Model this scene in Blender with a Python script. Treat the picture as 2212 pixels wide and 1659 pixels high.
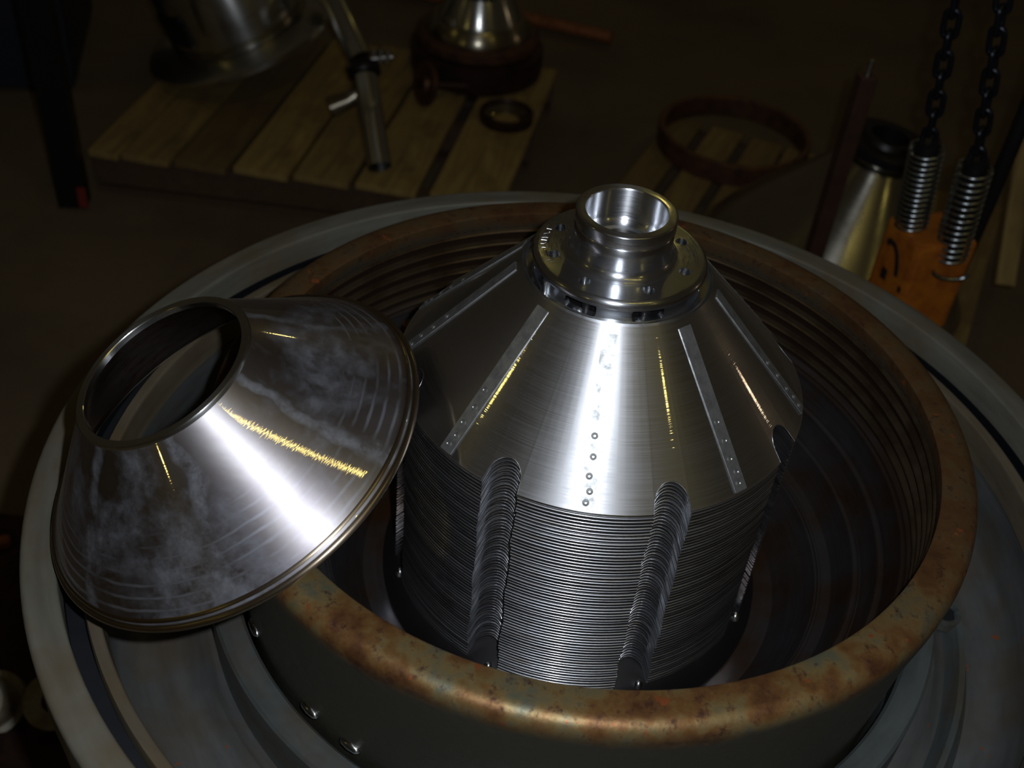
import bpy, bmesh, math, random
from mathutils import Vector, Matrix, Euler
random.seed(7)
PI = math.pi
scn = bpy.context.scene
C = scn.collection
for o in list(bpy.data.objects):
    bpy.data.objects.remove(o)

# ------------------------------------------------------------------ camera
CAM = Vector((-0.0857, -0.8822, 1.75))
cr = Vector((0.99443, 0.06836, 0.08018)); cu = Vector((-0.10537, 0.64516, 0.75675)); cf = Vector((0, 0.76098, -0.64877))
cd = bpy.data.cameras.new('camera'); cam = bpy.data.objects.new('camera', cd); C.objects.link(cam)
M4 = Matrix.Identity(4)
for i in range(3):
    M4[i][0] = cr[i]; M4[i][1] = cu[i]; M4[i][2] = -cf[i]; M4[i][3] = CAM[i]
cam.matrix_world = M4
cd.sensor_fit = 'HORIZONTAL'; cd.sensor_width = 36.0; cd.lens = 2477.5 / 2212 * 36
cd.clip_start = 0.01; cd.clip_end = 100
cd.dof.use_dof = True; cd.dof.focus_distance = 1.05; cd.dof.aperture_fstop = 5.5
scn.camera = cam

# ------------------------------------------------------------------ light
scn.view_settings.view_transform = 'Standard'; scn.view_settings.look = 'None'
scn.view_settings.gamma = 1.0; scn.view_settings.exposure = 0.0
scn.view_settings.use_curve_mapping = False
w = bpy.data.worlds.new('world'); scn.world = w; w.use_nodes = True
bg = w.node_tree.nodes['Background']
bg.inputs[0].default_value = (1.0, 0.80, 0.52, 1); bg.inputs[1].default_value = 0.016

def lamp(name, loc, power, col, rad):
    l = bpy.data.lights.new(name, 'POINT'); l.energy = power; l.color = col; l.shadow_soft_size = rad
    o = bpy.data.objects.new(name, l); o.location = loc; C.objects.link(o); return o
FL = CAM + cr * 0.055 + cu * 0.035 + cf * 0.02
lamp('camera_flash', FL, 26.0, (0.88, 0.93, 1.0), 0.010)
YEL = (1.0, 0.80, 0.22)
def strip(loc, along, length, power, col=YEL, width=0.10):
    l = bpy.data.lights.new('strip_lamp', 'AREA'); l.shape = 'RECTANGLE'; l.size = length; l.size_y = width; l.energy = power; l.color = col
    o = bpy.data.objects.new('strip_lamp', l); C.objects.link(o); o.location = loc
    z = (Vector(loc) - Vector((0, 0, 1.0))).normalized(); x = Vector(along).normalized(); x = (x - z * x.dot(z)).normalized(); y = z.cross(x)
    o.rotation_euler = Matrix((x, y, z)).transposed().to_euler(); return o
strip((1.75, -1.6, 6.0), (1.6, 1.65, 0), 2.3, 6.0, width=0.05)
lamp('high_bay_lamp', (-7.9, -2.0, 6.0), 12, YEL, 0.10)
lamp('high_bay_lamp', (5.1, -4.1, 6.0), 9.5, YEL, 0.09)
lamp('high_bay_lamp', (1.6, 9.2, 6.0), 14, YEL, 0.10)
lamp('high_bay_lamp', (-8.0, -11.4, 6.0), 24, YEL, 0.14)
lamp('high_bay_lamp', (12.0, 4.2, 3.0), 20, (1.0, 0.74, 0.46), 0.2)

# ------------------------------------------------------------------ materials
def lin(c):
    return tuple(((x / 255) / 12.92 if x / 255 <= 0.04045 else ((x / 255 + 0.055) / 1.055) ** 2.4) for x in c) + (1,)

class NT:
    def __init__(s, name):
        s.m = bpy.data.materials.new(name); s.m.use_nodes = True
        s.t = s.m.node_tree; s.t.nodes.clear()
        s.out = s.n('ShaderNodeOutputMaterial')
    def n(s, k, **kw):
        x = s.t.nodes.new(k)
        for a, b in kw.items(): setattr(x, a, b)
        return x
    def l(s, a, b): s.t.links.new(a, b)
    def val(s, inp, v):
        if hasattr(v, 'is_linked') or isinstance(v, bpy.types.NodeSocket): s.l(v, inp)
        else: inp.default_value = v
    def coord(s): return s.n('ShaderNodeTexCoord').outputs['Object']
    def polar(s, sr=1, sa=1, sz=1):
        """object coords -> (radius*sr, angle*sa, z*sz)"""
        sep = s.n('ShaderNodeSeparateXYZ'); s.l(s.coord(), sep.inputs[0])
        x, y, z = sep.outputs
        r = s.math('SQRT', s.math('ADD', s.math('MULTIPLY', x, x), s.math('MULTIPLY', y, y)))
        a = s.math('ARCTAN2', y, x)
        cb = s.n('ShaderNodeCombineXYZ')
        s.l(s.math('MULTIPLY', r, sr), cb.inputs[0]); s.l(s.math('MULTIPLY', a, sa), cb.inputs[1]); s.l(s.math('MULTIPLY', z, sz), cb.inputs[2])
        return cb.outputs[0], r, a, z
    def math(s, op, a, b=None, clamp=False):
        x = s.n('ShaderNodeMath', operation=op); x.use_clamp = clamp
        s.val(x.inputs[0], a)
        if b is not None: s.val(x.inputs[1], b)
        return x.outputs[0]
    def noise(s, vec, scale=5, detail=4, rough=0.55, dist=0):
        x = s.n('ShaderNodeTexNoise'); s.l(vec, x.inputs['Vector'])
        x.inputs['Scale'].default_value = scale; x.inputs['Detail'].default_value = detail
        x.inputs['Roughness'].default_value = rough; x.inputs['Distortion'].default_value = dist
        return x.outputs['Fac']
    def ramp(s, f, stops):
        x = s.n('ShaderNodeValToRGB'); s.l(f, x.inputs[0]); e = x.color_ramp.elements
        while len(e) < len(stops): e.new(0.5)
        for el, (p, c) in zip(e, stops):
            el.position = p; el.color = c if len(c) == 4 else tuple(c) + (1,)
        return x.outputs[0]
    def fr(s, f, a, b, lo=0.0, hi=1.0):
        x = s.n('ShaderNodeMapRange'); s.val(x.inputs[0], f)
        x.inputs[1].default_value = a; x.inputs[2].default_value = b; x.inputs[3].default_value = lo; x.inputs[4].default_value = hi
        return x.outputs[0]
    def mix(s, f, a, b):
        x = s.n('ShaderNodeMix', data_type='RGBA'); s.val(x.inputs[0], f)
        s.val(x.inputs[6], a); s.val(x.inputs[7], b); return x.outputs[2]
    def bump(s, h, st=0.3, d=0.001, nrm=None):
        x = s.n('ShaderNodeBump'); s.l(h, x.inputs['Height']); x.inputs['Strength'].default_value = st; x.inputs['Distance'].default_value = d
        if nrm: s.l(nrm, x.inputs['Normal'])
        return x.outputs[0]
    def bsdf(s, col, rough=0.5, metal=0.0, nrm=None, spec=0.5, aniso=0.0, tan=None):
        x = s.n('ShaderNodeBsdfPrincipled')
        s.val(x.inputs['Base Color'], col); s.val(x.inputs['Roughness'], rough); s.val(x.inputs['Metallic'], metal)
        x.inputs['Specular IOR Level'].default_value = spec; x.inputs['Anisotropic'].default_value = aniso; x.inputs['Anisotropic Rotation'].default_value = 0.25
        if nrm is not None: s.l(nrm, x.inputs['Normal'])
        if tan is not None: s.l(tan, x.inputs['Tangent'])
        return x.outputs[0]
    def mixs(s, f, a, b):
        x = s.n('ShaderNodeMixShader'); s.val(x.inputs[0], f); s.l(a, x.inputs[1]); s.l(b, x.inputs[2]); return x.outputs[0]
    def done(s, sh): s.l(sh, s.out.inputs[0]); return s.m

def turned(name, col, r_rough=0.34, r_fine=0.07, fine=0.3, line=900, stain=0.25, bumpd=0.00006, dirt_or_refl=None, dirt_or_refl_at=(0.62, 0.8), aniso=0.75):
    """lathe-turned or brushed metal: fine circumferential lines, a polished and a rough lobe"""
    t = NT(name)
    v, r, a, z = t.polar(line, 1.6, line)
    ln = t.noise(v, 1.0, 2, 0.6)
    big = t.noise(t.coord(), 14, 5, 0.6)
    nrm = t.bump(ln, 0.5, bumpd)
    c = t.mix(t.fr(big, 0.35, 0.75, 0, stain), col, tuple(x * 0.45 for x in col[:3]) + (1,))
    if dirt_or_refl:
        sp = t.noise(t.coord(), 60, 5, 0.7)
        c = t.mix(t.fr(sp, dirt_or_refl_at[0], dirt_or_refl_at[1]), c, dirt_or_refl)
    ro = t.math('ADD', t.fr(big, 0.3, 0.7, r_rough - 0.05, r_rough + 0.07), t.fr(ln, 0.3, 0.7, -0.04, 0.04))
    tg = t.n('ShaderNodeTangent', direction_type='RADIAL', axis='Z').outputs[0]
    A = t.bsdf(c, ro, 1.0, nrm, aniso=aniso, tan=tg)
    B = t.bsdf(c, r_fine, 1.0, nrm)
    return t.done(t.mixs(fine, A, B))

def plain(name, col, rough=0.5, metal=0.0, col2=None, scale=20, bump=0.0, thr=(0.4, 0.65), spec=0.5):
    t = NT(name); co = t.coord(); n1 = t.noise(co, scale, 6, 0.65)
    c = t.mix(t.fr(n1, *thr), col, col2) if col2 else col
    nrm = t.bump(n1, 0.6, bump) if bump else None
    return t.done(t.bsdf(c, t.fr(n1, 0.3, 0.7, rough - 0.06, rough + 0.08), metal, nrm, spec))

STEEL = turned('polished_steel', (0.70, 0.71, 0.74, 1), 0.43, 0.035, 0.24, stain=0.4, aniso=0.72)
def disc_material():
    t = NT('disc_steel'); v, r, a, z = t.polar(300, 1.6, 300)
    oi = t.n('ShaderNodeObjectInfo').outputs['Random']
    ln = t.noise(v, 1.0, 2, 0.6); co = t.coord()
    av = t.n('ShaderNodeVectorMath', operation='ADD'); t.l(co, av.inputs[0]); cb = t.n('ShaderNodeCombineXYZ'); t.l(t.math('MULTIPLY', oi, 7.0), cb.inputs[2]); t.l(cb.outputs[0], av.inputs[1])
    blot = t.noise(av.outputs[0], 30, 4, 0.6)
    c = t.mix(t.math('MULTIPLY', oi, 0.7), (0.54, 0.56, 0.60, 1), (0.26, 0.26, 0.27, 1))
    c = t.mix(t.fr(blot, 0.5, 0.72, 0, 0.6), c, (0.22, 0.17, 0.13, 1))
    A = t.bsdf(c, t.fr(blot, 0.3, 0.7, 0.30, 0.42), 1.0, t.bump(ln, 0.5, 0.00005)); B = t.bsdf(c, 0.14, 1.0)
    return t.done(t.mixs(0.3, A, B))
DISCM = disc_material()
HUBM = turned('hub_steel', (0.66, 0.68, 0.72, 1), 0.30, 0.12, 0.4, stain=0.4, dirt_or_refl=lin((120, 75, 50)), dirt_or_refl_at=(0.70, 0.78))
STRIPM = plain('strip_steel', (0.38, 0.39, 0.39, 1), 0.40, 0.8, (0.20, 0.205, 0.205, 1), 70, 0.0002, (0.35, 0.65))
EDGEM = turned('edge_steel', (0.62, 0.63, 0.62, 1), 0.30, 0.15, 0.4, stain=0.4)
BRASSY = turned('worn_rim_steel', (0.46, 0.38, 0.28, 1), 0.36, 0.2, 0.4, stain=0.6)

def cover_material():
    t = NT('stained_cover_steel')
    v, r, a, z = t.polar(700, 1.2, 700)
    ln = t.noise(v, 1.0, 2, 0.6)
    co = t.coord()
    big = t.noise(co, 9, 6, 0.62, 0.4)
    sm = t.noise(co, 45, 6, 0.7)
    wob = t.math('ADD', r, t.math('MULTIPLY', t.noise(co, 22, 3), 0.004))
    arcs = t.math('SINE', t.math('MULTIPLY', wob, 2 * PI / 0.0075))
    band = t.math('MULTIPLY', t.fr(arcs, 0.45, 1.0), t.fr(r, 0.125, 0.15))
    band = t.math('MULTIPLY', band, t.fr(t.noise(co, 16, 3), 0.38, 0.6))
    film = t.math('MAXIMUM', t.math('MULTIPLY', band, 0.55), t.math('MULTIPLY', t.fr(big, 0.50, 0.66), t.fr(sm, 0.3, 0.7)), clamp=True)
    # four broad whitish streaks running down from the neck
    st = t.math('SINE', t.math('ADD', t.math('MULTIPLY', a, 7.0), t.math('MULTIPLY', t.noise(co, 12, 4), 3.0)))
    film = t.math('MAXIMUM', film, t.math('MULTIPLY', t.fr(st, 0.90, 1.0), t.fr(sm, 0.35, 0.7)), clamp=True)
    base = t.mix(t.fr(big, 0.3, 0.6), (0.64, 0.62, 0.64, 1), (0.40, 0.36, 0.38, 1))
    nrm = t.bump(ln, 0.4, 0.00004)
    tg = t.n('ShaderNodeTangent', direction_type='RADIAL', axis='Z').outputs[0]
    pol = t.mixs(0.30, t.bsdf(base, 0.45, 1.0, nrm, aniso=0.65, tan=tg), t.bsdf(base, 0.03, 1.0, nrm))
    flm = t.bsdf((0.50, 0.54, 0.64, 1), 0.50, 0.7, nrm, aniso=0.5, tan=tg)
    return t.done(t.mixs(t.math('MULTIPLY', film, 0.7), pol, flm))
COVERM = cover_material()
COVERIN = turned('cover_inside', (0.30, 0.25, 0.22, 1), 0.30, 0.14, 0.5, stain=0.6, dirt_or_refl=(0.20, 0.07, 0.035, 1), dirt_or_refl_at=(0.5, 0.7))  # reddish patches put the inner wall's reddish reflection into the colour

def rust_rim():
    t = NT('rusted_bowl_rim')
    co = t.coord(); v, r, a, z = t.polar()
    n1 = t.noise(co, 11, 6, 0.65); n2 = t.noise(co, 85, 6, 0.75); n3 = t.noise(co, 26, 4, 0.6)
    v2, _, _, _ = t.polar(40, 9, 40); n4 = t.noise(v2, 3.0, 4, 0.6)
    c = t.ramp(t.math('ADD', t.math('MULTIPLY', n1, 0.5), t.math('MULTIPLY', n3, 0.5)),
               [(0.40, (0.15, 0.15, 0.10)), (0.47, (0.24, 0.17, 0.07)), (0.53, (0.21, 0.105, 0.035)), (0.62, (0.10, 0.038, 0.018))])
    # the back and right of the rim are browner
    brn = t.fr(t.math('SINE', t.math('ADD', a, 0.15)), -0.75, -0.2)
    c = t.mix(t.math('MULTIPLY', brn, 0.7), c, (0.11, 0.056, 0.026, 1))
    c = t.mix(t.fr(n2, 0.54, 0.66, 0, 0.85), c, (0.055, 0.02, 0.015, 1))
    c = t.mix(t.fr(t.noise(co, 70, 2, 0.5), 0.70, 0.72), c, (0.30, 0.09, 0.03, 1))
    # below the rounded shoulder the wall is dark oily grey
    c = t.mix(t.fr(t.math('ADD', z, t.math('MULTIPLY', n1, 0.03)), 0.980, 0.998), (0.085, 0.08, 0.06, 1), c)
    ro = t.fr(n2, 0.3, 0.7, 0.34, 0.6)
    nrm = t.bump(n2, 0.6, 0.0006)
    return t.done(t.bsdf(c, ro, 0.55, nrm))
RUSTRIM = rust_rim()
def bowl_in():
    t = NT('bowl_inside_steel')
    v, r, a, z = t.polar(260, 2, 260); ln = t.noise(v, 1, 3, 0.6)
    big = t.noise(t.coord(), 12, 5)
    c = t.ramp(big, [(0.35, (0.14, 0.14, 0.155)), (0.55, (0.13, 0.10, 0.085)), (0.7, (0.13, 0.065, 0.035))])
    c = t.mix(t.fr(z, 0.875, 0.89), c, (0.105, 0.065, 0.042, 1))
    top = t.fr(t.math('ADD', z, t.math('MULTIPLY', big, 0.012)), 0.966, 0.978)
    c = t.mix(top, c, (0.15, 0.07, 0.04, 1))
    return t.done(t.bsdf(c, t.fr(ln, 0.3, 0.7, 0.26, 0.4), 0.85, t.bump(ln, 0.5, 0.0001)))
BOWLIN = bowl_in()
THREADM = plain('worn_thread_steel', (0.19, 0.14, 0.085, 1), 0.30, 0.85, (0.09, 0.055, 0.032, 1), 18)
def basin_mat(name, base, spots=True, rough=0.5, metal=0.3):
    t = NT(name); co = t.coord(); v, r, a, z = t.polar(30, 2.2, 30)
    n1 = t.noise(v, 1.2, 4, 0.6); n2 = t.noise(co, 40, 6, 0.7); n3 = t.noise(co, 7, 4, 0.6)
    c = t.mix(t.fr(n1, 0.35, 0.7), base, tuple(x * 0.6 for x in base[:3]) + (1,))
    c = t.mix(t.fr(n3, 0.45, 0.68, 0, 0.75), c, (0.14, 0.10, 0.05, 1))
    if spots:
        c = t.mix(t.fr(t.noise(co, 55, 3, 0.5), 0.70, 0.73), c, (0.36, 0.11, 0.04, 1))
        c = t.mix(t.fr(n2, 0.66, 0.76, 0, 0.7), c, (0.07, 0.03, 0.015, 1))
    return t.done(t.bsdf(c, t.fr(n2, 0.3, 0.7, rough - 0.08, rough + 0.1), metal, t.bump(n2, 0.35, 0.0004)))
LIPM = basin_mat('grey_painted_lip', (0.20, 0.195, 0.16, 1), False, 0.45, 0.2)
TROUGHM = basin_mat('trough_steel', (0.17, 0.178, 0.178, 1), True, 0.42, 0.4)
STEPM = basin_mat('step_ring_steel', (0.15, 0.175, 0.18, 1), False, 0.42, 0.5)
INNERLIP = basin_mat('inner_lip_steel', (0.20, 0.165, 0.115, 1), False, 0.48, 0.3)
RUBBER = plain('black_gasket', (0.012, 0.014, 0.018, 1), 0.5)
def floor_mat():
    t = NT('stained_concrete'); co = t.coord()
    n1 = t.noise(co, 1.6, 6, 0.6); n2 = t.noise(co, 24, 6, 0.7)
    c = t.mix(t.fr(n1, 0.35, 0.7), (0.17, 0.125, 0.075, 1), (0.10, 0.07, 0.045, 1))
    c = t.mix(t.fr(n2, 0.55, 0.8, 0, 0.5), c, (0.05, 0.035, 0.025, 1))
    return t.done(t.bsdf(c, 0.7, 0, t.bump(n2, 0.4, 0.002)))
FLOORM = floor_mat()
def wood(name, c1, c2):
    t = NT(name); co = t.coord()
    mp = t.n('ShaderNodeMapping'); mp.inputs['Scale'].default_value = (22, 1.6, 22); t.l(co, mp.inputs[0])
    oi = t.n('ShaderNodeObjectInfo')
    av = t.n('ShaderNodeVectorMath', operation='ADD'); t.l(mp.outputs[0], av.inputs[0]); t.l(oi.outputs['Location'], av.inputs[1])
    n1 = t.noise(av.outputs[0], 1.5, 6, 0.6, 1.0); n2 = t.noise(co, 6, 5)
    c = t.mix(t.fr(n1, 0.35, 0.65), c1, c2)
    c = t.mix(t.fr(n2, 0.5, 0.75, 0, 0.7), c, (0.09, 0.05, 0.02, 1))
    c = t.mix(t.fr(oi.outputs['Random'], 0.35, 1.0, 0.0, 0.75), c, (0.085, 0.055, 0.028, 1))
    return t.done(t.bsdf(c, 0.75, 0, t.bump(n1, 0.4, 0.001)))
WOOD = wood('pallet_wood', (0.44, 0.31, 0.10, 1), (0.25, 0.165, 0.06, 1))
WOODD = wood('dark_pallet_wood', (0.11, 0.065, 0.035, 1), (0.07, 0.04, 0.025, 1))
RUST = plain('rusty_iron', (0.16, 0.075, 0.04, 1), 0.5, 0.5, (0.07, 0.035, 0.025, 1), 30, 0.0006)
DKRUST = plain('dark_rusty_iron', (0.07, 0.035, 0.025, 1), 0.45, 0.6, (0.035, 0.02, 0.018, 1), 30, 0.0006)
ORRUST = plain('orange_rust_bar', (0.38, 0.14, 0.05, 1), 0.6, 0.2, (0.2, 0.07, 0.03, 1), 40, 0.0006)
SATIN = turned('satin_steel', (0.60, 0.60, 0.58, 1), 0.30, 0.16, 0.4, stain=0.4)
SATIN2 = turned('dull_steel', (0.42, 0.38, 0.29, 1), 0.34, 0.18, 0.4, stain=0.5)
BLACK = plain('black_iron', (0.012, 0.011, 0.012, 1), 0.4, 0.3)
CHAINM = plain('black_oiled_chain', (0.03, 0.034, 0.045, 1), 0.28, 0.8)
SPRINGM = plain('spring_steel', (0.42, 0.46, 0.48, 1), 0.25, 1.0)
ORANGE = plain('orange_paint', (0.46, 0.145, 0.012, 1), 0.5, 0.0, (0.28, 0.07, 0.008, 1), 26, 0.0004)
SOOT = plain('black_marking', (0.02, 0.012, 0.01, 1), 0.6)
PALE = plain('pale_painted_iron', (0.40, 0.38, 0.30, 1), 0.45, 0.1, (0.22, 0.16, 0.09, 1), 22)
BROWNPOST = plain('brown_painted_post', (0.075, 0.035, 0.022, 1), 0.5, 0.1, (0.04, 0.02, 0.015, 1), 12)
REDTAPE = plain('red_foot_paint', (0.20, 0.02, 0.015, 1), 0.6)
BLUEC = plain('dark_blue_paint', (0.012, 0.018, 0.035, 1), 0.5)
COPPER = plain('copper_tab', (0.50, 0.25, 0.12, 1), 0.35, 0.8)
BRIGHT = plain('bright_scratch', (0.75, 0.76, 0.78, 1), 0.25, 1.0)

# ------------------------------------------------------------------ helpers
def link(name, me, mat, parent=None):
    o = bpy.data.objects.new(name, me); C.objects.link(o)
    if mat is not None and not me.materials: me.materials.append(mat)
    if parent is not None: o.parent = parent
    return o
def mesh(name, verts, faces, smooth=40):
    me = bpy.data.meshes.new(name); me.from_pydata([tuple(v) for v in verts], [], faces); me.update()
    if smooth:
        me.shade_smooth(); me.set_sharp_from_angle(angle=math.radians(smooth))
    return me
def lathe_data(prof, seg=96, closed=True, a0=0.0, a1=2 * PI):
    """prof: list of (r, z). closed: join last to first point (solid ring)."""
    full = abs(a1 - a0 - 2 * PI) < 1e-6
    n = len(prof); cols = seg if full else seg + 1
    V = []; Fc = []
    for i in range(cols):
        a = a0 + (a1 - a0) * i / seg; c, s = math.cos(a), math.sin(a)
        for r, z in prof: V.append((r * c, r * s, z))
    for i in range(seg):
        j = (i + 1) % cols
        for k in range(n if closed else n - 1):
            k2 = (k + 1) % n
            Fc.append((i * n + k, i * n + k2, j * n + k2, j * n + k))
    if not full and closed:
        Fc.append(tuple(range(n))[::-1]); Fc.append(tuple((cols - 1) * n + k for k in range(n)))
    return V, Fc
def fix(me):
    b = bmesh.new(); b.from_mesh(me); bmesh.ops.remove_doubles(b, verts=b.verts, dist=1e-6)
    bmesh.ops.recalc_face_normals(b, faces=b.faces); b.to_mesh(me); b.free()
def lathe(name, prof, mat, parent=None, seg=128, closed=True, smooth=35, **k):
    me = mesh(name, *lathe_data(prof, seg, closed, **k), smooth=0); fix(me)
    me.shade_smooth(); me.set_sharp_from_angle(angle=math.radians(smooth))
    return link(name, me, mat, parent)
def box_bm(b, size, loc=(0, 0, 0), rot=None, bev=0.0):
    r = bmesh.ops.create_cube(b, size=1.0); vs = r['verts']
    bmesh.ops.scale(b, vec=size, verts=vs)
    if bev: 
        es = list({e for v in vs for e in v.link_edges}); rr = bmesh.ops.bevel(b, geom=es, offset=bev, segments=2, affect='EDGES', profile=0.6); vs = list({v for f in rr['faces'] for v in f.verts} | {v for v in vs if v.is_valid})
    if rot is not None: bmesh.ops.rotate(b, cent=(0, 0, 0), matrix=rot, verts=vs)
    bmesh.ops.translate(b, vec=loc, verts=vs)
    return vs
def box(name, size, loc, mat, parent=None, rot=None, bev=0.002):
    b = bmesh.new(); box_bm(b, size, (0, 0, 0), None, bev)
    me = bpy.data.meshes.new(name); b.to_mesh(me); b.free()
    o = link(name, me, mat, parent); o.location = loc
    if rot is not None: o.rotation_euler = rot
    return o
def tube_data(pts, rad, seg=16, closed=False, caps=True):
    pts = [Vector(p) for p in pts]; n = len(pts); V = []; Fc = []
    if not hasattr(rad, '__len__'): rad = [rad] * n
    up = None
    for i, p in enumerate(pts):
        if closed: t = (pts[(i + 1) % n] - pts[i - 1]).normalized()
        else: t = (pts[min(i + 1, n - 1)] - pts[max(i - 1, 0)]).normalized()
        if up is None:
            up = Vector((0, 0, 1)) if abs(t.z) < 0.9 else Vector((1, 0, 0))
        x = t.cross(up).normalized(); y = x.cross(t).normalized(); up = y
        for k in range(seg):
            a = 2 * PI * k / seg; V.append(p + (x * math.cos(a) + y * math.sin(a)) * rad[i])
    for i in range(n if closed else n - 1):
        j = (i + 1) % n
        for k in range(seg):
            k2 = (k + 1) % seg; Fc.append((i * seg + k, i * seg + k2, j * seg + k2, j * seg + k))
    if not closed and caps:
        Fc.append(tuple(range(seg))[::-1]); Fc.append(tuple((n - 1) * seg + k for k in range(seg)))
    return V, Fc
def tube(name, pts, rad, mat, parent=None, seg=16, **k):
    me = mesh(name, *tube_data(pts, rad, seg, **k), smooth=50); fix(me)
    me.shade_smooth(); me.set_sharp_from_angle(angle=math.radians(50))
    return link(name, me, mat, parent)
def carve(o, cutters):
    """difference baked into the mesh; the cutter meshes are removed again"""
    jb = bmesh.new()
    for V, Fc in cutters:
        vs = [jb.verts.new(v) for v in V]
        for f in Fc: jb.faces.new([vs[i] for i in f])
    bmesh.ops.recalc_face_normals(jb, faces=jb.faces)
    cm = bpy.data.meshes.new('c'); jb.to_mesh(cm); jb.free()
    co = bpy.data.objects.new('c', cm); C.objects.link(co); co.matrix_world = o.matrix_world
    md = o.modifiers.new('b', 'BOOLEAN'); md.operation = 'DIFFERENCE'; md.object = co; md.solver = 'EXACT'
    dg = bpy.context.evaluated_depsgraph_get(); dg.update()
    me = bpy.data.meshes.new_from_object(o.evaluated_get(dg)); o.modifiers.clear(); o.data = me
    me.shade_smooth(); me.set_sharp_from_angle(angle=math.radians(32))
    bpy.data.objects.remove(co); bpy.data.meshes.remove(cm)
def rbox_data(sx, sy, sz, frame, rr=0.0, n=4):
    """box with its x/y outline rounded; frame = Matrix 4x4"""
    pts = []
    if rr <= 0: pts = [(-sx/2, -sy/2), (sx/2, -sy/2), (sx/2, sy/2), (-sx/2, sy/2)]
    else:
        for cx, cy, a in ((sx/2-rr, sy/2-rr, 0), (-sx/2+rr, sy/2-rr, 90), (-sx/2+rr, -sy/2+rr, 180), (sx/2-rr, -sy/2+rr, 270)):
            for k in range(n + 1):
                t = math.radians(a + 90 * k / n); pts.append((cx + rr * math.cos(t), cy + rr * math.sin(t)))
    m = len(pts); V = [frame @ Vector((x, y, -sz/2)) for x, y in pts] + [frame @ Vector((x, y, sz/2)) for x, y in pts]
    Fc = [tuple(range(m))[::-1], tuple(range(m, 2*m))] + [(k, (k+1) % m, m + (k+1) % m, m + k) for k in range(m)]
    return V, Fc
def cyl_data(r, h, frame, seg=24):
    V = [frame @ Vector((r*math.cos(2*PI*k/seg), r*math.sin(2*PI*k/seg), s*h/2)) for s in (-1, 1) for k in range(seg)]
    Fc = [tuple(range(seg))[::-1], tuple(range(seg, 2*seg))] + [(k, (k+1) % seg, seg + (k+1) % seg, seg + k) for k in range(seg)]
    return V, Fc
def thing(name, label, cat, loc=(0, 0, 0), rot=(0, 0, 0), group=None):
    o = bpy.data.objects.new(name, None); C.objects.link(o); o.location = loc; o.rotation_euler = rot
    o['label'] = label; o['category'] = cat
    if group: o['group'] = group
    return o
def tag(o, label, cat, group=None):
    o['label'] = label; o['category'] = cat
    if group: o['group'] = group
    return o
def axis_rot(d):
    return Vector(d).normalized().to_track_quat('Z', 'Y').to_euler()
rad = math.radians
def arc(cx, cz, r, a0, a1, n):
    return [(cx + r * math.cos(rad(a0 + (a1 - a0) * i / n)), cz + r * math.sin(rad(a0 + (a1 - a0) * i / n))) for i in range(n + 1)]

# ------------------------------------------------------------------ floor
fl = link('floor', mesh('floor', [(-20, -20, 0), (20, -20, 0), (20, 24, 0), (-20, 24, 0)], [(0, 1, 2, 3)], 0), FLOORM)
fl['kind'] = 'structure'

# ------------------------------------------------------------------ separator frame (outer basin)
fr = thing('machine_basin', 'large round grey steel machine basin around the rusty rimmed bowl', 'machine frame')
lathe('outer_lip', [(0.566, 0.884)] + arc(0.560, 0.885, 0.006, 0, 90, 4) + arc(0.536, 0.888, 0.003, 90, 180, 3) + [(0.533, 0.838), (0.566, 0.838)], LIPM, fr, 200)
lathe('gasket_groove', [(0.5328, 0.856), (0.5328, 0.842), (0.5162, 0.842), (0.5162, 0.836), (0.5328, 0.836)], RUBBER, fr, 200)
lathe('inner_lip', [(0.516, 0.857), (0.516, 0.835), (0.500, 0.825), (0.503, 0.854)] + arc(0.506, 0.858, 0.003, 180, 90, 3) + [(0.5145, 0.861)], INNERLIP, fr, 200)
prof = [(0.5655, 0.838), (0.560, 0.70), (0.50, 0.52), (0.47, 0.30), (0.47, 0.04), (0.40, 0.04), (0.36, 0.40), (0.36, 0.66), (0.372, 0.735),
        (0.405, 0.735)] + [(0.455 + 0.05 * math.cos(t), 0.775 + 0.05 * math.sin(t)) for t in [rad(x) for x in (218, 235, 252, 270, 288, 305, 322, 340)]] + [(0.505, 0.79), (0.503, 0.84)]
lathe('trough', prof, TROUGHM, fr, 200, smooth=45)
lathe('step_ring', [(0.372, 0.736), (0.372, 0.797), (0.375, 0.80), (0.398, 0.80), (0.401, 0.797), (0.401, 0.736)], STEPM, fr, 200)
lathe('lit_band_ridge', [(0.428, 0.729), (0.440, 0.752), (0.446, 0.753), (0.456, 0.726)], STEPM, fr, 40, a0=rad(-48), a1=rad(6))  # added ridge, imitates a lit band on the trough's plain curve
o = link('drain_socket', mesh('drain_socket', *lathe_data([(0.012, 0.0), (0.018, 0.0), (0.018, 0.012), (0.012, 0.012)], 32), smooth=30), STEPM, fr); o.location = (0.428, -0.03, 0.742); fix(o.data)
o = link('drain_hole', mesh('drain_hole', *cyl_data(0.0125, 0.006, Matrix.Identity(4)), smooth=30), RUBBER, fr); o.location = (0.428, -0.03, 0.749)

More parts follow.
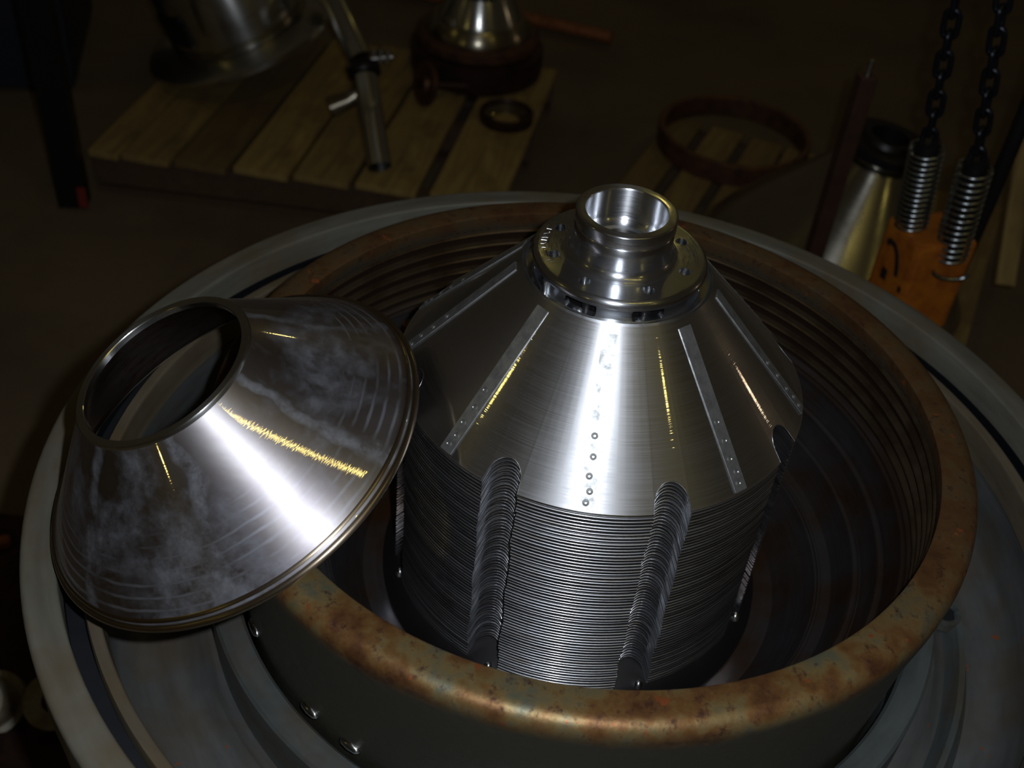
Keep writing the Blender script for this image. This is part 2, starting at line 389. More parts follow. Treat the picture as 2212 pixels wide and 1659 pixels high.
# ------------------------------------------------------------------ separator bowl
bo = thing('separator_bowl', 'big steel bowl with thick rusty rim and stepped threaded inside', 'centrifuge bowl')
outer = [(0.346, 0.9895), (0.3485, 0.991), (0.367, 0.9905)] + arc(0.368, 0.9745, 0.016, 85, 0, 8) + [(0.3825, 0.955), (0.374, 0.90), (0.366, 0.80), (0.358, 0.60), (0.350, 0.60), (0.3535, 0.80), (0.3535, 0.955)]
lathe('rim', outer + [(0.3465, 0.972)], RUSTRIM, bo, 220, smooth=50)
inn = [(0.3465, 0.985), (0.3465, 0.972), (0.3515, 0.966), (0.3515, 0.960)]
inn += [(0.3515, 0.885), (0.346, 0.881), (0.3375, 0.881), (0.3365, 0.872), (0.330, 0.853), (0.3215, 0.852), (0.319, 0.838), (0.312, 0.826), (0.302, 0.825), (0.297, 0.812),
        (0.288, 0.797), (0.272, 0.790), (0.262, 0.772), (0.235, 0.745), (0.06, 0.732), (0.0, 0.732)]
lathe('inner_wall', inn, BOWLIN, bo, 200, closed=False, smooth=25)
for z in (0.965, 0.9475, 0.930, 0.9125, 0.896):
    lathe('thread_ridge', [(0.3525, z + 0.0045), (0.3462, z + 0.0016), (0.3452, z + 0.0004), (0.3455, z - 0.0014), (0.3525, z - 0.0055)], THREADM, bo, 160, smooth=20)
for r, z, h in ((0.341, 0.881, 0.005), (0.3255, 0.8525, 0.006), (0.3065, 0.8255, 0.006), (0.276, 0.7925, 0.003)):
    lathe('ledge_bead', arc(r, z, h * 0.75, -20, 200, 6), BOWLIN, bo, 160, smooth=60)
ku = link('guide_key', mesh('guide_key', *rbox_data(0.05, 0.022, 0.03, Matrix.Identity(4), 0.003), smooth=40), BOWLIN, bo)
ku.location = (-0.214, 0.242, 0.86) ; ku.rotation_euler = (0, 0, rad(42))
ct = link('copper_tab', mesh('copper_tab', *rbox_data(0.024, 0.012, 0.003, Matrix.Identity(4), 0.002), smooth=40), COPPER, ku); ct.location = (-0.004, -0.002, 0.0166)
st = link('screw_head', mesh('screw_head', *cyl_data(0.006, 0.004, Matrix.Identity(4)), smooth=40), EDGEM, ku); st.location = (0.004, -0.012, 0.004); st.rotation_euler = (rad(90), 0, 0)
for a in (-148.5, -131.0, -122.5, -57.5):
    V, Fc = tube_data([(0, -0.012, 0), (0, -0.008, 0), (0, 0, 0), (0, 0.008, 0), (0, 0.012, 0)], [0.0015, 0.0042, 0.005, 0.0042, 0.0015], 12)
    o = link('lock_stud', mesh('lock_stud', V, Fc, 60), EDGEM, bo)
    o.location = (0.3675 * math.cos(rad(a)), 0.3675 * math.sin(rad(a)), 0.812); o.rotation_euler = (0, rad(-10), rad(a))

# ------------------------------------------------------------------ disc stack
SLOTS = [-116.0, -70.9, -28.0, 17.0, 62.0, 107.0, 152.0, -160.8]
K = 0.1104 / 0.1186     # dr/dz of the cone
def cz(r): return -(r - 0.0896) / K           # z on the cone below its top edge
def disc_mesh(name, r0, r1, thick, slots, half, depth, edge=1.0):
    """thin conical disc with U notches: half = half width in degrees, depth = radial depth"""
    cols = []
    sl = sorted(slots); n = len(sl)
    for i, s in enumerate(sl):
        e = sl[(i + 1) % n] + (360 if i == n - 1 else 0)
        w = half
        rc = r1 * rad(w)                       # end radius of the U in metres
        for k in range(13):                    # across the notch, rounded end
            t = -1 + 2 * k / 12
            t = math.sin(t * PI / 2)
            d = depth - rc * 0.8 + rc * 0.8 * math.sqrt(max(0, 1 - t * t))
            cols.append((s + t * w, r1 - d, True))
        c0 = s + w + 0.25; c1 = e - w - 0.25
        for k in range(15):
            cols.append((c0 + (c1 - c0) * k / 14, r1, False))
    V = []; Fc = []; nc = len(cols)
    for a, r, notch in cols:
        c, s_ = math.cos(rad(a)), math.sin(rad(a))
        h = thick / 2; zc = cz(r) - h; e = h * 0.9 * edge
        rows = [(r0, cz(r0)), (r - e - 0.0002, zc + h)] + [(r - e + e * math.cos(rad(q)), zc + h * math.sin(rad(q))) for q in (68, 45, 22, 0, -30, -60)] + [(r - e, zc - h), (r0, cz(r0) - thick)]
        for rr, z in rows: V.append((rr * c, rr * s_, z))
    for i in range(nc):
        j = (i + 1) % nc
        for k in range(10):
            k2 = (k + 1) % 10; Fc.append((i*10+k, j*10+k, j*10+k2, i*10+k2))
    me = mesh(name, V, Fc, 35)
    b = bmesh.new(); b.from_mesh(me); bmesh.ops.recalc_face_normals(b, faces=b.faces); b.to_mesh(me); b.free()
    me.shade_smooth(); me.set_sharp_from_angle(angle=rad(35))
    return me
dm = disc_mesh('separator_disc', 0.085, 0.2, 0.0034, SLOTS, 4.9, 0.021)
dm.materials.append(DISCM)
PITCH = 0.00415
first = bpy.data.objects.new('separator_disc', dm)
U_ = 'first second third fourth fifth sixth seventh eighth ninth'.split(); T_ = 'tenth eleventh twelfth thirteenth fourteenth fifteenth sixteenth seventeenth eighteenth nineteenth'.split()
ORD = U_ + T_
for tn, tt in (('twentieth', 'twenty'), ('thirtieth', 'thirty'), ('fortieth', 'forty'), ('fiftieth', 'fifty'), ('sixtieth', 'sixty')): ORD = ORD + [tn] + [tt + '-' + u for u in U_]
LAB = 'thin notched steel disc of the ribbed stack, %s below the bright top cone'
for i in range(62):
    o = first if i == 0 else first.copy()
    C.objects.link(o)
    o.location = (random.uniform(-1, 1) * 0.0002, random.uniform(-1, 1) * 0.0002, 1.1470 - PITCH * i + random.uniform(-1, 1) * 0.0003)
    o.rotation_euler = (0, 0, rad(random.gauss(0, 0.10) + 0.22 * math.sin(i * 0.35)))
    tag(o, LAB % ORD[i], 'disc', 'separator discs of the notched stack')

top = thing('top_disc', 'bright polished steel cone on top of the notched disc stack', 'cone')
tm = disc_mesh('cone_shell', 0.0885, 0.2005, 0.0012, SLOTS, 4.8, 0.0195); 
o = link('cone_shell', tm, STEEL, top); o.location = (0, 0, 1.1505)
lathe('collar', [(0.0775, 1.1475), (0.0880, 1.1490), (0.0900, 1.1485), (0.0905, 1.1470), (0.0885, 1.1455), (0.0775, 1.1455)], EDGEM, top, 140)
lathe('base_edge', [(0.1995, 1.0325), (0.2003, 1.0322), (0.2003, 1.0300), (0.1995, 1.0300)], EDGEM, top, 160, a0=rad(-111.1+0.2), a1=rad(-75.8-0.2))
def cone_frame(az, r, off=0.0):
    """frame on the cone: x tangential, y down the slope, z outward"""
    a = rad(az); er = Vector((math.cos(a), math.sin(a), 0)); et = Vector((-er.y, er.x, 0))
    dn = (er + Vector((0, 0, -1)) / K).normalized(); nn = et.cross(dn) * -1
    if nn.z < 0: nn = -nn
    et = dn.cross(nn)
    p = er * r + Vector((0, 0, 1.1505 + cz(r))) + nn * off
    return Matrix(((et.x, dn.x, nn.x, p.x), (et.y, dn.y, nn.y, p.y), (et.z, dn.z, nn.z, p.z), (0, 0, 0, 1)))
L = (0.199 - 0.0935) * math.sqrt(1 + 1 / K / K)
sm_ = mesh('spacer_strip', *rbox_data(0.0135, L, 0.0010, Matrix.Identity(4), 0.0008, 2), smooth=30)
dmp = mesh('weld_dimple', *lathe_data([(0.0000, 0.0002), (0.0012, 0.0002), (0.0019, 0.0008), (0.0025, 0.0007), (0.0030, 0.0), (0.0, -0.0002)], 20), smooth=40); fix(dmp); dmp.shade_smooth()
for az in (-176.5, -134.2, -93.3, -50.4, -9.9, 33.0, 76.0, 120.0, 160.0):
    s = link('spacer_strip', sm_, STRIPM if az != -93.3 else STRIPM, top)
    s.matrix_world = cone_frame(az, 0.1463, 0.0003)
    for k, (yy, xx) in enumerate(((0.070, 0.0008), (0.060, -0.0012), (0.047, 0.0010), (0.030, 0.0), (0.012, 0.0012))):
        d = link('weld_dimple', dmp, STRIPM, s); d.location = (xx, yy, 0.0005)

base = lathe('distributor_base', [(0.03, 0.905), (0.198, 0.775), (0.204, 0.770), (0.212, 0.752), (0.214, 0.733), (0.03, 0.733)], BLACK, None, 128)
for a in SLOTS:
    q = lathe('dome_bolt', arc(0, 0, 0.0045, 90, 0, 5) + [(0.0045, -0.004), (0.0, -0.004)], EDGEM, base, 20); q.location = (0.1995 * math.cos(rad(a + 2.5)), 0.1995 * math.sin(rad(a + 2.5)), 0.7775)
tag(base, 'dark steel distributor base under the bottom of the disc stack', 'machine part')

# ------------------------------------------------------------------ hub on top
hb = thing('bowl_neck', 'polished steel flanged neck with bolt holes on top of the bright cone', 'hub')
# neck tube, closed profile
neck = lathe('neck_tube', [(0.0365, 1.2125), (0.0375, 1.2140), (0.0445, 1.2140)] + arc(0.0445, 1.2125, 0.0015, 90, 0, 3) + [(0.0460, 1.2030), (0.0448, 1.2018), (0.0446, 1.2005), (0.0454, 1.1995), (0.0455, 1.192), (0.0455, 1.184)]
      + arc(0.0540, 1.1797, 0.0085, 180, 270, 8) + [(0.0552, 1.168), (0.028, 1.168), (0.028, 1.176), (0.0315, 1.1775), (0.0325, 1.181), (0.0345, 1.183), (0.0365, 1.186)], HUBM, hb, 128, smooth=40)
lathe('bore_liner', [(0.0278, 1.177), (0.0278, 1.12), (0.0262, 1.12), (0.0262, 1.174), (0.0268, 1.177)], EDGEM, hb, 96)
fg = lathe('flange', [(0.054, 1.1710), (0.0745, 1.1705)] + arc(0.0755, 1.1652, 0.0056, 88, -70, 9) + [(0.074, 1.1600), (0.054, 1.1600)], HUBM, hb, 160, smooth=40)
HA = [-164.5, -120.5, -67.0, -21.5, 24.0, 69.0, 111.0, 153.5]
carve(fg, [cyl_data(0.0058, 0.03, Matrix.Translation((0.0625 * math.cos(rad(a)), 0.0625 * math.sin(rad(a)), 1.168))) for a in HA])
sk = lathe('slotted_skirt', [(0.0775, 1.162), (0.0775, 1.1450), (0.0705, 1.1450), (0.0705, 1.162)], HUBM, hb, 160)
cut = []
for k in range(8):
    a = rad(-116 + 45 * k + (1 if k == 1 else 0))
    fm = Matrix.Rotation(a, 4, 'Z') @ Matrix.Translation((0.0735, 0, 1.1545)) @ Matrix.Rotation(rad(90), 4, 'Y')
    cut.append(rbox_data(0.0120, 0.0305, 0.02, fm, 0.003))
carve(sk, cut)
lathe('inner_sleeve', [(0.0640, 1.158), (0.0640, 1.12), (0.0610, 1.12), (0.0610, 1.158)], BLACK, hb, 96)
for k in range(8):
    a = rad(-114 + 45 * k)
    q = link('lock_pin', mesh('lock_pin', *lathe_data(arc(0, 0, 0.0045, 90, 0, 5)[:] + [(0.0045, -0.014), (0, -0.014)], 16), smooth=40), BLACK, hb)
    q.location = (0.0672 * math.cos(a), 0.0672 * math.sin(a), 1.152)
ky = link('locating_key', mesh('locating_key', *rbox_data(0.0075, 0.0065, 0.018, Matrix.Identity(4), 0.0025), smooth=40), HUBM, hb)
ky.location = (0.0775 * math.cos(rad(-146)), 0.0775 * math.sin(rad(-146)), 1.1515); ky.rotation_euler = (0, 0, rad(-146))
# hammered-in characters on the flange between the two left holes
eng = []
def stroke(az, r, ang, ln, wd=0.0006):
    a = rad(az); fm = Matrix.Rotation(a, 4, 'Z') @ Matrix.Translation((r, 0, 1.17065)) @ Matrix.Rotation(rad(ang), 4, 'Z')
    eng.append(rbox_data(ln, wd, 0.0006, fm))
for az, r, an, ln in ((160, .0705, 10, .005), (163, .0690, -70, .003), (166.5, .0705, 35, .006), (170, .070, -25, .006), (172.5, .0705, 15, .006), (176, .0705, 0, .005),
                      (178.5, .0685, 80, .0025), (-179, .0715, 5, .0035), (-174, .0705, 0, .004), (-158, .0712, 0, .004), (-155.5, .0675, 0, .0045), (-156.8, .0693, 85, .002)):
    stroke(az, r, an, ln)
V = []; Fc = []
for v, f in eng:
    n0 = len(V); V += v; Fc += [tuple(i + n0 for i in q) for q in f]
link('stamped_marks', mesh('stamped_marks', V, Fc, 0), BRIGHT, hb)

# ------------------------------------------------------------------ loose conical cover leaning on the rim
AX = Vector((-0.42, -0.143, 0.896)).normalized()
cv = thing('conical_cover', 'loose stained steel cone with open top, tilted across the bowl rim', 'cone', (-0.3401, -0.1195, 0.9838), axis_rot(AX))
H = 0.1185
shell = [(0.0845 + (0.187 - 0.0845) * i / 10, 0.1155 + (0.008 - 0.1155) * i / 10) for i in range(11)] + [(0.1885, 0.0052)]
inner = [(r - 0.0035, z - 0.003) for r, z in shell][::-1]
sh = lathe('cone_wall', shell + inner, COVERM, cv, 200, smooth=30)
sh.data.materials.append(COVERIN)
nsh = len(shell)
for p in sh.data.polygons:
    c = p.center; r = math.hypot(c.x, c.y)
    if p.normal.z < 0: p.material_index = 1
lip = lathe('top_lip', [(0.0778, H - 0.006), (0.0778, H - 0.0008), (0.0784, H), (0.0848, H), (0.0855, H - 0.0012), (0.0858, H - 0.006)], EDGEM, cv, 160)
mi = cv.rotation_euler.to_matrix().inverted()
def local_az(p):
    q = mi @ (Vector(p) - Vector(cv.location)); return math.atan2(q.y, q.x)
cuts = []
for wx, wy in ((-0.44, -0.20), (-0.37, 0.05)):
    a = local_az((wx, wy, 1.09)); fm = Matrix.Rotation(a, 4, 'Z') @ Matrix.Translation((0.082, 0, H)) 
    cuts.append(rbox_data(0.018, 0.0065, 0.005, fm))
carve(lip, cuts)
lathe('rolled_edge', arc(0.1895, 0.0035, 0.0034, -90, 120, 8) + [(0.1865, 0.0055), (0.1865, 0.0005)], BRASSY, cv, 200, smooth=60)
lathe('edge_groove', [(0.1850, 0.0125), (0.1868, 0.0120), (0.1880, 0.0100), (0.1862, 0.0105)], BRASSY, cv, 200, smooth=60)

# ------------------------------------------------------------------ pallets
def pallet(label, corner, ang, widths, depth, skew=0.0):
    p = thing('wooden_pallet', label, 'pallet', (corner[0], corner[1], 0), (0, 0, rad(ang)))
    x = 0.0
    for i, (wd, gp) in enumerate(widths):
        d0 = random.uniform(-0.008, 0.008) + skew * x
        b = box('deck_board', (wd, depth, 0.019), (x + wd / 2, depth / 2 + d0, 0.1205 + random.uniform(-0.001, 0.001)), WOOD, p, (0, 0, random.uniform(-0.006, 0.006)), 0.002)
        x += wd + gp
    tot = x - widths[-1][1]
    for y in (0.03, depth / 2, depth - 0.03):
        box('stringer', (tot, 0.04, 0.085), (tot / 2, y + skew * tot / 2, 0.0675), WOODD, p, (0, 0, math.atan(skew)), 0.002)
    for y in (0.05, depth / 2, depth - 0.05):
        box('bottom_board', (tot, 0.09, 0.016), (tot / 2, y + skew * tot / 2, 0.0085), WOODD, p, (0, 0, math.atan(skew)), 0.002)
    return p
pallet('long wooden pallet with gapped boards behind the left of the basin', (-1.29, 1.80), -7.5,
       [(0.084, 0.010), (0.130, 0.014), (0.142, 0.014), (0.150, 0.014), (0.153, 0.014), (0.165, 0.040), (0.197, 0.0)], 0.86, 0.10)
pallet('wooden pallet under the big rusty ring, behind the hub', (-0.052, 1.393), -21.0,
       [(0.095, 0.035), (0.095, 0.030), (0.095, 0.012), (0.10, 0.035), (0.10, 0.03), (0.10, 0.03), (0.10, 0.03), (0.10, 0.0)], 1.04)

# ------------------------------------------------------------------ things on pallet one
hd = thing('steel_hood', 'tilted satin steel hood with wide flange lying on the long pallet', 'machine cover', (-1.00, 2.36, 0.262), (rad(5), rad(-20), 0))
lathe('drum', [(0.0, 0.235), (0.15, 0.235), (0.185, 0.222), (0.200, 0.19), (0.203, 0.02), (0.196, 0.02), (0.193, 0.18), (0.0, 0.225)], SATIN, hd, 96, closed=False)
lathe('flange_rim', [(0.200, 0.022), (0.285, 0.006), (0.295, 0.0), (0.295, -0.012), (0.287, -0.018), (0.200, -0.004)], SATIN, hd, 128)
lathe('clamp_band', [(0.2035, 0.045), (0.209, 0.042), (0.209, 0.028), (0.2035, 0.025)], SATIN2, hd, 96)
for sx in (-1, 1):
    tube('lift_handle', [(0.10 * sx + 0.02, -0.02, 0.232), (0.10 * sx + 0.02, -0.02, 0.27), (0.10 * sx + 0.02, 0.06, 0.27), (0.10 * sx + 0.02, 0.06, 0.232)], 0.008, SATIN, hd, 10)
for k, (a, sz) in enumerate(((-128, 0.05),)):
    o = box('dark_port', (0.12, 0.030, 0.10), (0.190 * math.cos(rad(a)), 0.190 * math.sin(rad(a)), 0.11), BLACK, hd, (0, 0, rad(a + 90)), 0.012)

def curve_pts(ctrl, n=8):
    P = [Vector(p) for p in ctrl]; out = []
    for i in range(len(P) - 1):
        p0 = P[max(i-1, 0)]; p1 = P[i]; p2 = P[i+1]; p3 = P[min(i+2, len(P)-1)]
        for k in range(n):
            t = k / n; out.append(0.5 * ((2*p1) + (p2-p0)*t + (2*p0-5*p1+4*p2-p3)*t*t + (3*p1-p0-3*p2+p3)*t**3))
    out.append(P[-1]); return out
pp = thing('elbow_pipe', 'bent steel pipe with clamped joint lying from hood onto the long pallet', 'pipe', (-0.60, 2.2, 0.20))
def rel(p, o): return tuple(Vector(p) - Vector(o))
O = (-0.60, 2.2, 0.20)
tube('bent_pipe', [rel(p, O) for p in curve_pts([(-0.80, 2.40, 0.45), (-0.755, 2.32, 0.438), (-0.70, 2.24, 0.425), (-0.64, 2.13, 0.395), (-0.59, 2.05, 0.352)])], 0.034, SATIN, pp, 24)
tube('lower_pipe', [rel(p, O) for p in ((-0.572, 2.005, 0.325), (-0.54, 1.92, 0.255), (-0.500, 1.81, 0.166))], 0.033, SATIN, pp, 24, caps=False)
tube('branch_stub', [rel(p, O) for p in ((-0.575, 1.98, 0.295), (-0.61, 1.965, 0.272), (-0.655, 1.955, 0.252))], [0.022, 0.024, 0.030], SATIN2, pp, 20)
tube('branch_socket', [rel(p, O) for p in ((-0.6555, 1.9548, 0.2518), (-0.659, 1.9535, 0.2505))], 0.0245, BLACK, pp, 20)
d_ = (Vector((-0.54, 1.92, 0.255)) - Vector((-0.59, 2.05, 0.352))).normalized(); c_ = Vector((-0.578, 2.022, 0.335))
tube('pipe_clamp', [rel(c_ - d_ * 0.018, O), rel(c_ - d_ * 0.01, O), rel(c_ + d_ * 0.01, O), rel(c_ + d_ * 0.018, O)], [0.040, 0.046, 0.046, 0.040], BLACK, pp, 28)
tube('clamp_screw', [rel(p, O) for p in ((-0.560, 2.02, 0.372), (-0.500, 2.03, 0.380))], 0.007, SATIN, pp, 12)
for k in range(3):
    x = -0.552 + 0.019 * k
    tube('wing_nut', [rel((x, 2.022, 0.362 + 0.003 * k), O), rel((x + 0.002, 2.026, 0.396 + 0.002 * k), O)], [0.008, 0.006], SATIN, pp, 12)

gh = thing('gear_housing', 'stepped steel hub on a dark rusty disc base, at back of long pallet', 'machine part', (-0.305, 2.53, 0.131)); gh.scale = (1.17, 1.17, 1.15)
lathe('rusty_base', [(0.0, 0.0), (0.150, 0.0), (0.176, 0.010), (0.178, 0.024), (0.174, 0.027), (0.178, 0.030), (0.178, 0.046), (0.174, 0.049), (0.178, 0.052), (0.177, 0.078), (0.165, 0.086), (0.0, 0.086)], DKRUST, gh, 96, closed=False)
lathe('rusty_ledge', [(0.0, 0.086), (0.150, 0.086), (0.164, 0.092), (0.164, 0.112), (0.152, 0.122), (0.0, 0.122)], RUST, gh, 96, closed=False)
lathe('steel_step', [(0.0, 0.122), (0.140, 0.122), (0.1395, 0.130), (0.118, 0.158), (0.0, 0.158)], SATIN2, gh, 96, closed=False)
lathe('steel_cone', [(0.0, 0.158), (0.112, 0.158), (0.110, 0.165), (0.078, 0.225), (0.0, 0.225)], SATIN, gh, 96, closed=False)
lathe('shaft', [(0.0, 0.225), (0.045, 0.225), (0.045, 0.26), (0.038, 0.265), (0.038, 0.40), (0.0, 0.40)], BLACK, gh, 64, closed=False)
hw = thing('flanged_shaft', 'rusty round flange on a short threaded shaft, left of the small ring', 'machine part', (-0.428, 2.255, 0.20), (0, 0, 0)); hw.scale = (1.12, 1.12, 1.12)
rq = Vector((-0.80, -0.55, 0.22)).to_track_quat('Z', 'Y').to_euler()
o = lathe('round_flange', [(0.014, 0.0), (0.056, 0.0), (0.058, 0.003), (0.058, 0.010), (0.054, 0.013), (0.030, 0.013), (0.026, 0.022), (0.014, 0.022)], RUST, hw, 64); o.rotation_euler = rq
o = lathe('threaded_shaft', [(0.0, 0.03), (0.013, 0.03)] + [((0.013 if k % 2 else 0.0105), 0.0 - 0.006 * k) for k in range(26)] + [(0.0, -0.156)], DKRUST, hw, 20, closed=False); o.rotation_euler = rq
sr = thing('bearing_ring', 'small dark ring with pale worn inside, on front right of the long pallet', 'ring', (-0.186, 2.215, 0.13))
lathe('outer_ring', [(0.078, 0.0), (0.080, 0.003), (0.080, 0.030), (0.077, 0.033), (0.071, 0.033), (0.068, 0.028), (0.068, 0.0)], DKRUST, sr, 80)
lathe('inner_race', [(0.0675, 0.0), (0.0675, 0.018), (0.050, 0.010), (0.040, 0.008), (0.040, 0.0)], SATIN2, sr, 80)
bar = tube('rusty_bar', [(-0.85, 3.42, 0.03), (0.14, 3.12, 0.03)], 0.022, ORRUST, None, 12); tag(bar, 'long orange rusty bar lying on the floor behind the long pallet', 'bar')

# ------------------------------------------------------------------ things on pallet two
rg = lathe('rusty_ring', [(0.222, 0.0), (0.222, 0.058), (0.219, 0.061), (0.208, 0.061), (0.205, 0.058), (0.205, 0.0)], RUST, None, 120)
rg.location = (0.485, 2.19, 0.131); tag(rg, 'large brown rusty iron hoop lying flat on the slatted pallet', 'ring')
bl = thing('bell_hood', 'flared dull steel bell with black flange on top, beside the big rusty hoop', 'machine cover', (0.665, 1.525, 0.176), (0, rad(7), 0))
pr = [(0.335, 0.0), (0.337, 0.010)]
BP = [(0.0, 0.340), (0.03, 0.328), (0.09, 0.285), (0.16, 0.225), (0.22, 0.170), (0.27, 0.128), (0.31, 0.096), (0.34, 0.078)]
for i in range(25):
    h = 0.012 + 0.320 * i / 24
    for (h0, r0_), (h1, r1_) in zip(BP, BP[1:]):
        if h0 <= h <= h1:
            t = (h - h0) / (h1 - h0); pr.append((r0_ + (r1_ - r0_) * t, h)); break
for _ in range(6): pr[2:-1] = [((pr[i-1][0] + 2 * pr[i][0] + pr[i+1][0]) / 4, pr[i][1]) for i in range(2, len(pr) - 1)]
lathe('flared_body', pr + [(0.056, 0.332)] + [(r - 0.006, z - 0.002) for r, z in pr[::-1][:-2]], turned('bell_steel', (0.50, 0.48, 0.40, 1), 0.28, 0.16, 0.4, stain=0.3), bl, 120, smooth=60)
lathe('neck_ring', [(0.055, 0.331), (0.080, 0.331), (0.084, 0.337), (0.080, 0.343), (0.055, 0.343)], SATIN, bl, 64)
lathe('black_flange', [(0.045, 0.343), (0.100, 0.343), (0.106, 0.348), (0.106, 0.366), (0.100, 0.371), (0.065, 0.371), (0.060, 0.382), (0.045, 0.382)], BLACK, bl, 80)
ps = thing('upright_post', 'dark brown square post standing in front of the steel bell', 'post', (0.524, 1.2, 0), (0, 0, rad(12)))
box('post_tube', (0.034, 0.030, 0.835), (0, 0, 0.4175), BROWNPOST, ps, None, 0.003)
box('post_foot', (0.10, 0.10, 0.008), (0, 0, 0.004), BROWNPOST, ps, None, 0.001)
o = link('tip_bolt', mesh('tip_bolt', *cyl_data(0.005, 0.03, Matrix.Identity(4), 12), smooth=40), SATIN, ps); o.location = (0.0, 0, 0.85)
plk = box('loose_plank', (0.045, 0.55, 0.02), (1.075, 1.62, 0.45), WOOD, None, (rad(50), 0, rad(-4)), 0.002)
tag(plk, 'narrow pale wooden plank leaning behind the orange hoist block', 'plank')

# ------------------------------------------------------------------ hoist block with springs and chains
hk = thing('chain_hoist_block', 'orange hoist block with two coil springs and two black chains', 'hoist', (0.62, 0.86, 0.66))
O = Vector((0.62, 0.86, 0.66))
R_ = rad(20)
ob = box('orange_housing', (0.118, 0.105, 0.19), (-0.005, 0, -0.035), ORANGE, hk, (0, 0, R_), 0.010)
# black painted marks on the housing front
def mark(pts, w=0.007):
    me = mesh('painted_mark', *tube_data([(x, 0, z) for x, z in pts], w, 8), smooth=60)
    for v in me.vertices: v.co.y *= 0.08
    o = link('painted_mark', me, SOOT, ob); o.location = (-0.0593, -0.004, 0.004); o.rotation_euler = (0, 0, rad(-90)); return o
mark([(-0.036, 0.047), (-0.028, 0.055), (-0.014, 0.055), (0.000, 0.044), (0.010, 0.022), (0.014, 0.008)], 0.006)
mark([(-0.018, 0.004), (-0.018, -0.008), (-0.017, -0.018)], 0.009)
mark([(0.034, 0.0), (0.034, -0.012)], 0.005)
def hang(top, bot, sr=0.027, turns=15):
    top = Vector(top) - O; bot = Vector(bot) - O; n = turns * 20
    ax = (top - bot); ln = ax.length; az = ax.normalized(); x = az.cross(Vector((0, 1, 0))).normalized(); y = az.cross(x)
    pts = [bot + ax * (i / n) + (x * math.cos(2*PI*i/20) + y * math.sin(2*PI*i/20)) * sr for i in range(n + 1)]
    tube('coil_spring', pts, 0.0029, SPRINGM, hk, 8)
    tube('spring_shade_rod', [bot, top], 0.019, BLACK, hk, 16)  # black rod added for the dark inside the coils, where the chain runs
    tube('chain_stop', [top, top + az * 0.012], 0.020, BLACK, hk, 16)
    return top, az
def links(start, az, count):
    w_, l_, wr = 0.0105, 0.0225, 0.0048
    pts = []
    for i in range(24):
        t = 2 * PI * i / 24; c, s = math.cos(t), math.sin(t)
        pts.append((w_ * c, 0, (l_ - w_) * (1 if s > 0 else -1) * (1 if abs(s) > 0.05 else 0) + w_ * s))
    me = mesh('chain_link', *tube_data(pts, wr, 8, closed=True), smooth=60); me.materials.append(CHAINM)
    for k in range(count):
        o = bpy.data.objects.new('chain_link', me); C.objects.link(o); o.parent = hk
        q = az.to_track_quat('Z', 'Y') @ Euler((0, 0, rad(45 + 90 * (k % 2)))).to_quaternion()
        o.rotation_mode = 'QUATERNION'; o.rotation_quaternion = q; o.location = start + az * (0.012 + 0.034 * k)
t1, a1 = hang((0.556, 0.86, 0.872), (0.575, 0.865, 0.722))
t2, a2 = hang((0.628, 0.82, 0.868), (0.645, 0.825, 0.690))
links(t1, (Vector((0.514, 0.845, 1.135)) - Vector((0.556, 0.86, 0.872))).normalized(), 12)
links(t2, (Vector((0.572, 0.81, 1.140)) - Vector((0.628, 0.82, 0.868))).normalized(), 12)
tube('ring_clip', [Vector((0.645 + 0.03 * math.cos(t), 0.795, 0.675 + 0.014 * math.sin(t))) - O for t in [rad(180 + 18 * k) for k in range(11)]], 0.004, SPRINGM, hk, 8)
sg = tube('hanging_cable', curve_pts([(0.70, 0.92, 1.25), (0.715, 0.92, 1.0), (0.72, 0.93, 0.80), (0.725, 0.95, 0.60), (0.73, 1.0, 0.05)]), 0.014, BLACK, None, 12)
tag(sg, 'thick black cable hanging to the right of the two chains', 'cable')

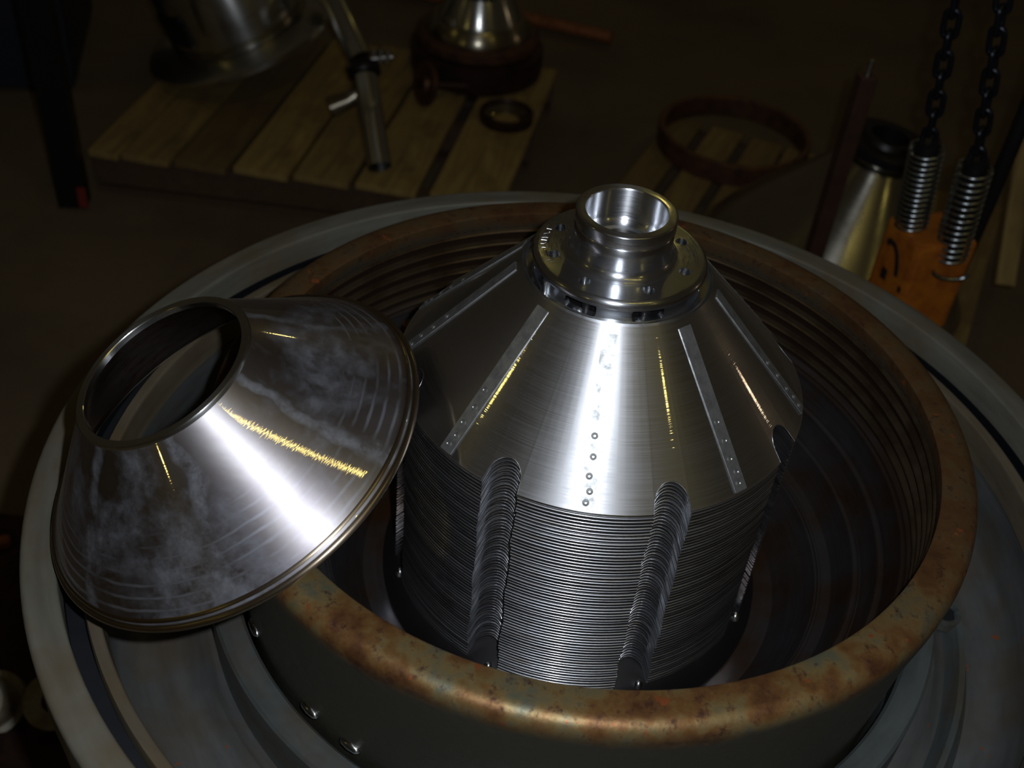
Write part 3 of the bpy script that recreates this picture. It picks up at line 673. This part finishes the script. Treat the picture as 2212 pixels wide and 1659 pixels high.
# ------------------------------------------------------------------ left side
lp = thing('rack_post', 'very dark steel rack upright at the left, in front of long pallet', 'post', (-1.315, 1.72, 0), (0, 0, rad(8)))
box('upright', (0.075, 0.055, 1.60), (0, 0, 0.81), BLACK, lp, None, 0.003)
box('red_mark', (0.022, 0.003, 0.06), (0.03, -0.029, 0.045), REDTAPE, lp, None, 0.0005)
bx = thing('storage_crate', 'dark blue crate on the floor at far upper left, behind the post', 'crate', (-1.95, 2.55, 0), (0, 0, rad(14)))
box('crate_body', (0.7, 0.6, 0.66), (0, 0, 0.35), BLUEC, bx, None, 0.01)
box('crate_lid', (0.72, 0.62, 0.03), (0, 0, 0.695), BLUEC, bx, None, 0.005)
kn = thing('pipe_fitting', 'pale rounded pipe fitting by the floor, cut by the left frame edge', 'fitting', (-0.86, 0.12, 0.12), axis_rot((0.1, -0.5, 0.8)))
lathe('fitting_body', [(0.0, 0.06), (0.02, 0.058), (0.036, 0.048), (0.042, 0.03), (0.042, -0.05), (0.0, -0.05)], PALE, kn, 48, closed=False)
lathe('fitting_collar', [(0.042, -0.02), (0.052, -0.024), (0.052, -0.045), (0.042, -0.05)], PALE, kn, 48)
wr_ = lathe('flange_gasket', [(0.018, 0.0), (0.044, 0.0), (0.046, 0.003), (0.046, 0.012), (0.044, 0.015), (0.018, 0.015)], PALE, None, 64)
wr_.location = (-0.76, 0.135, 0.12); wr_.rotation_euler = axis_rot((0.25, -0.5, 0.75)); tag(wr_, 'pale thick washer just outside the lower left of the basin', 'washer')
stand = thing('low_bench', 'dark low bench at lower left holding pale fitting and washer', 'bench', (-0.85, 0.2, 0))
box('bench_top', (0.42, 0.7, 0.03), (0, 0, 0.06), DKRUST, stand, None, 0.003)
for sx in (-0.18, 0.18):
    for sy in (-0.3, 0.3): box('leg', (0.03, 0.03, 0.045), (sx, sy, 0.0225), DKRUST, stand, None, 0.002)
br_ = link('bent_bracket', mesh('bent_bracket', *rbox_data(0.05, 0.022, 0.012, Matrix.Identity(4), 0.006), smooth=40), ORRUST)
br_.location = (-1.0, 0.47, 0.083); br_.rotation_euler = (0, 0, rad(20)); tag(br_, 'small orange rusty bracket beside left edge of the basin', 'bracket')
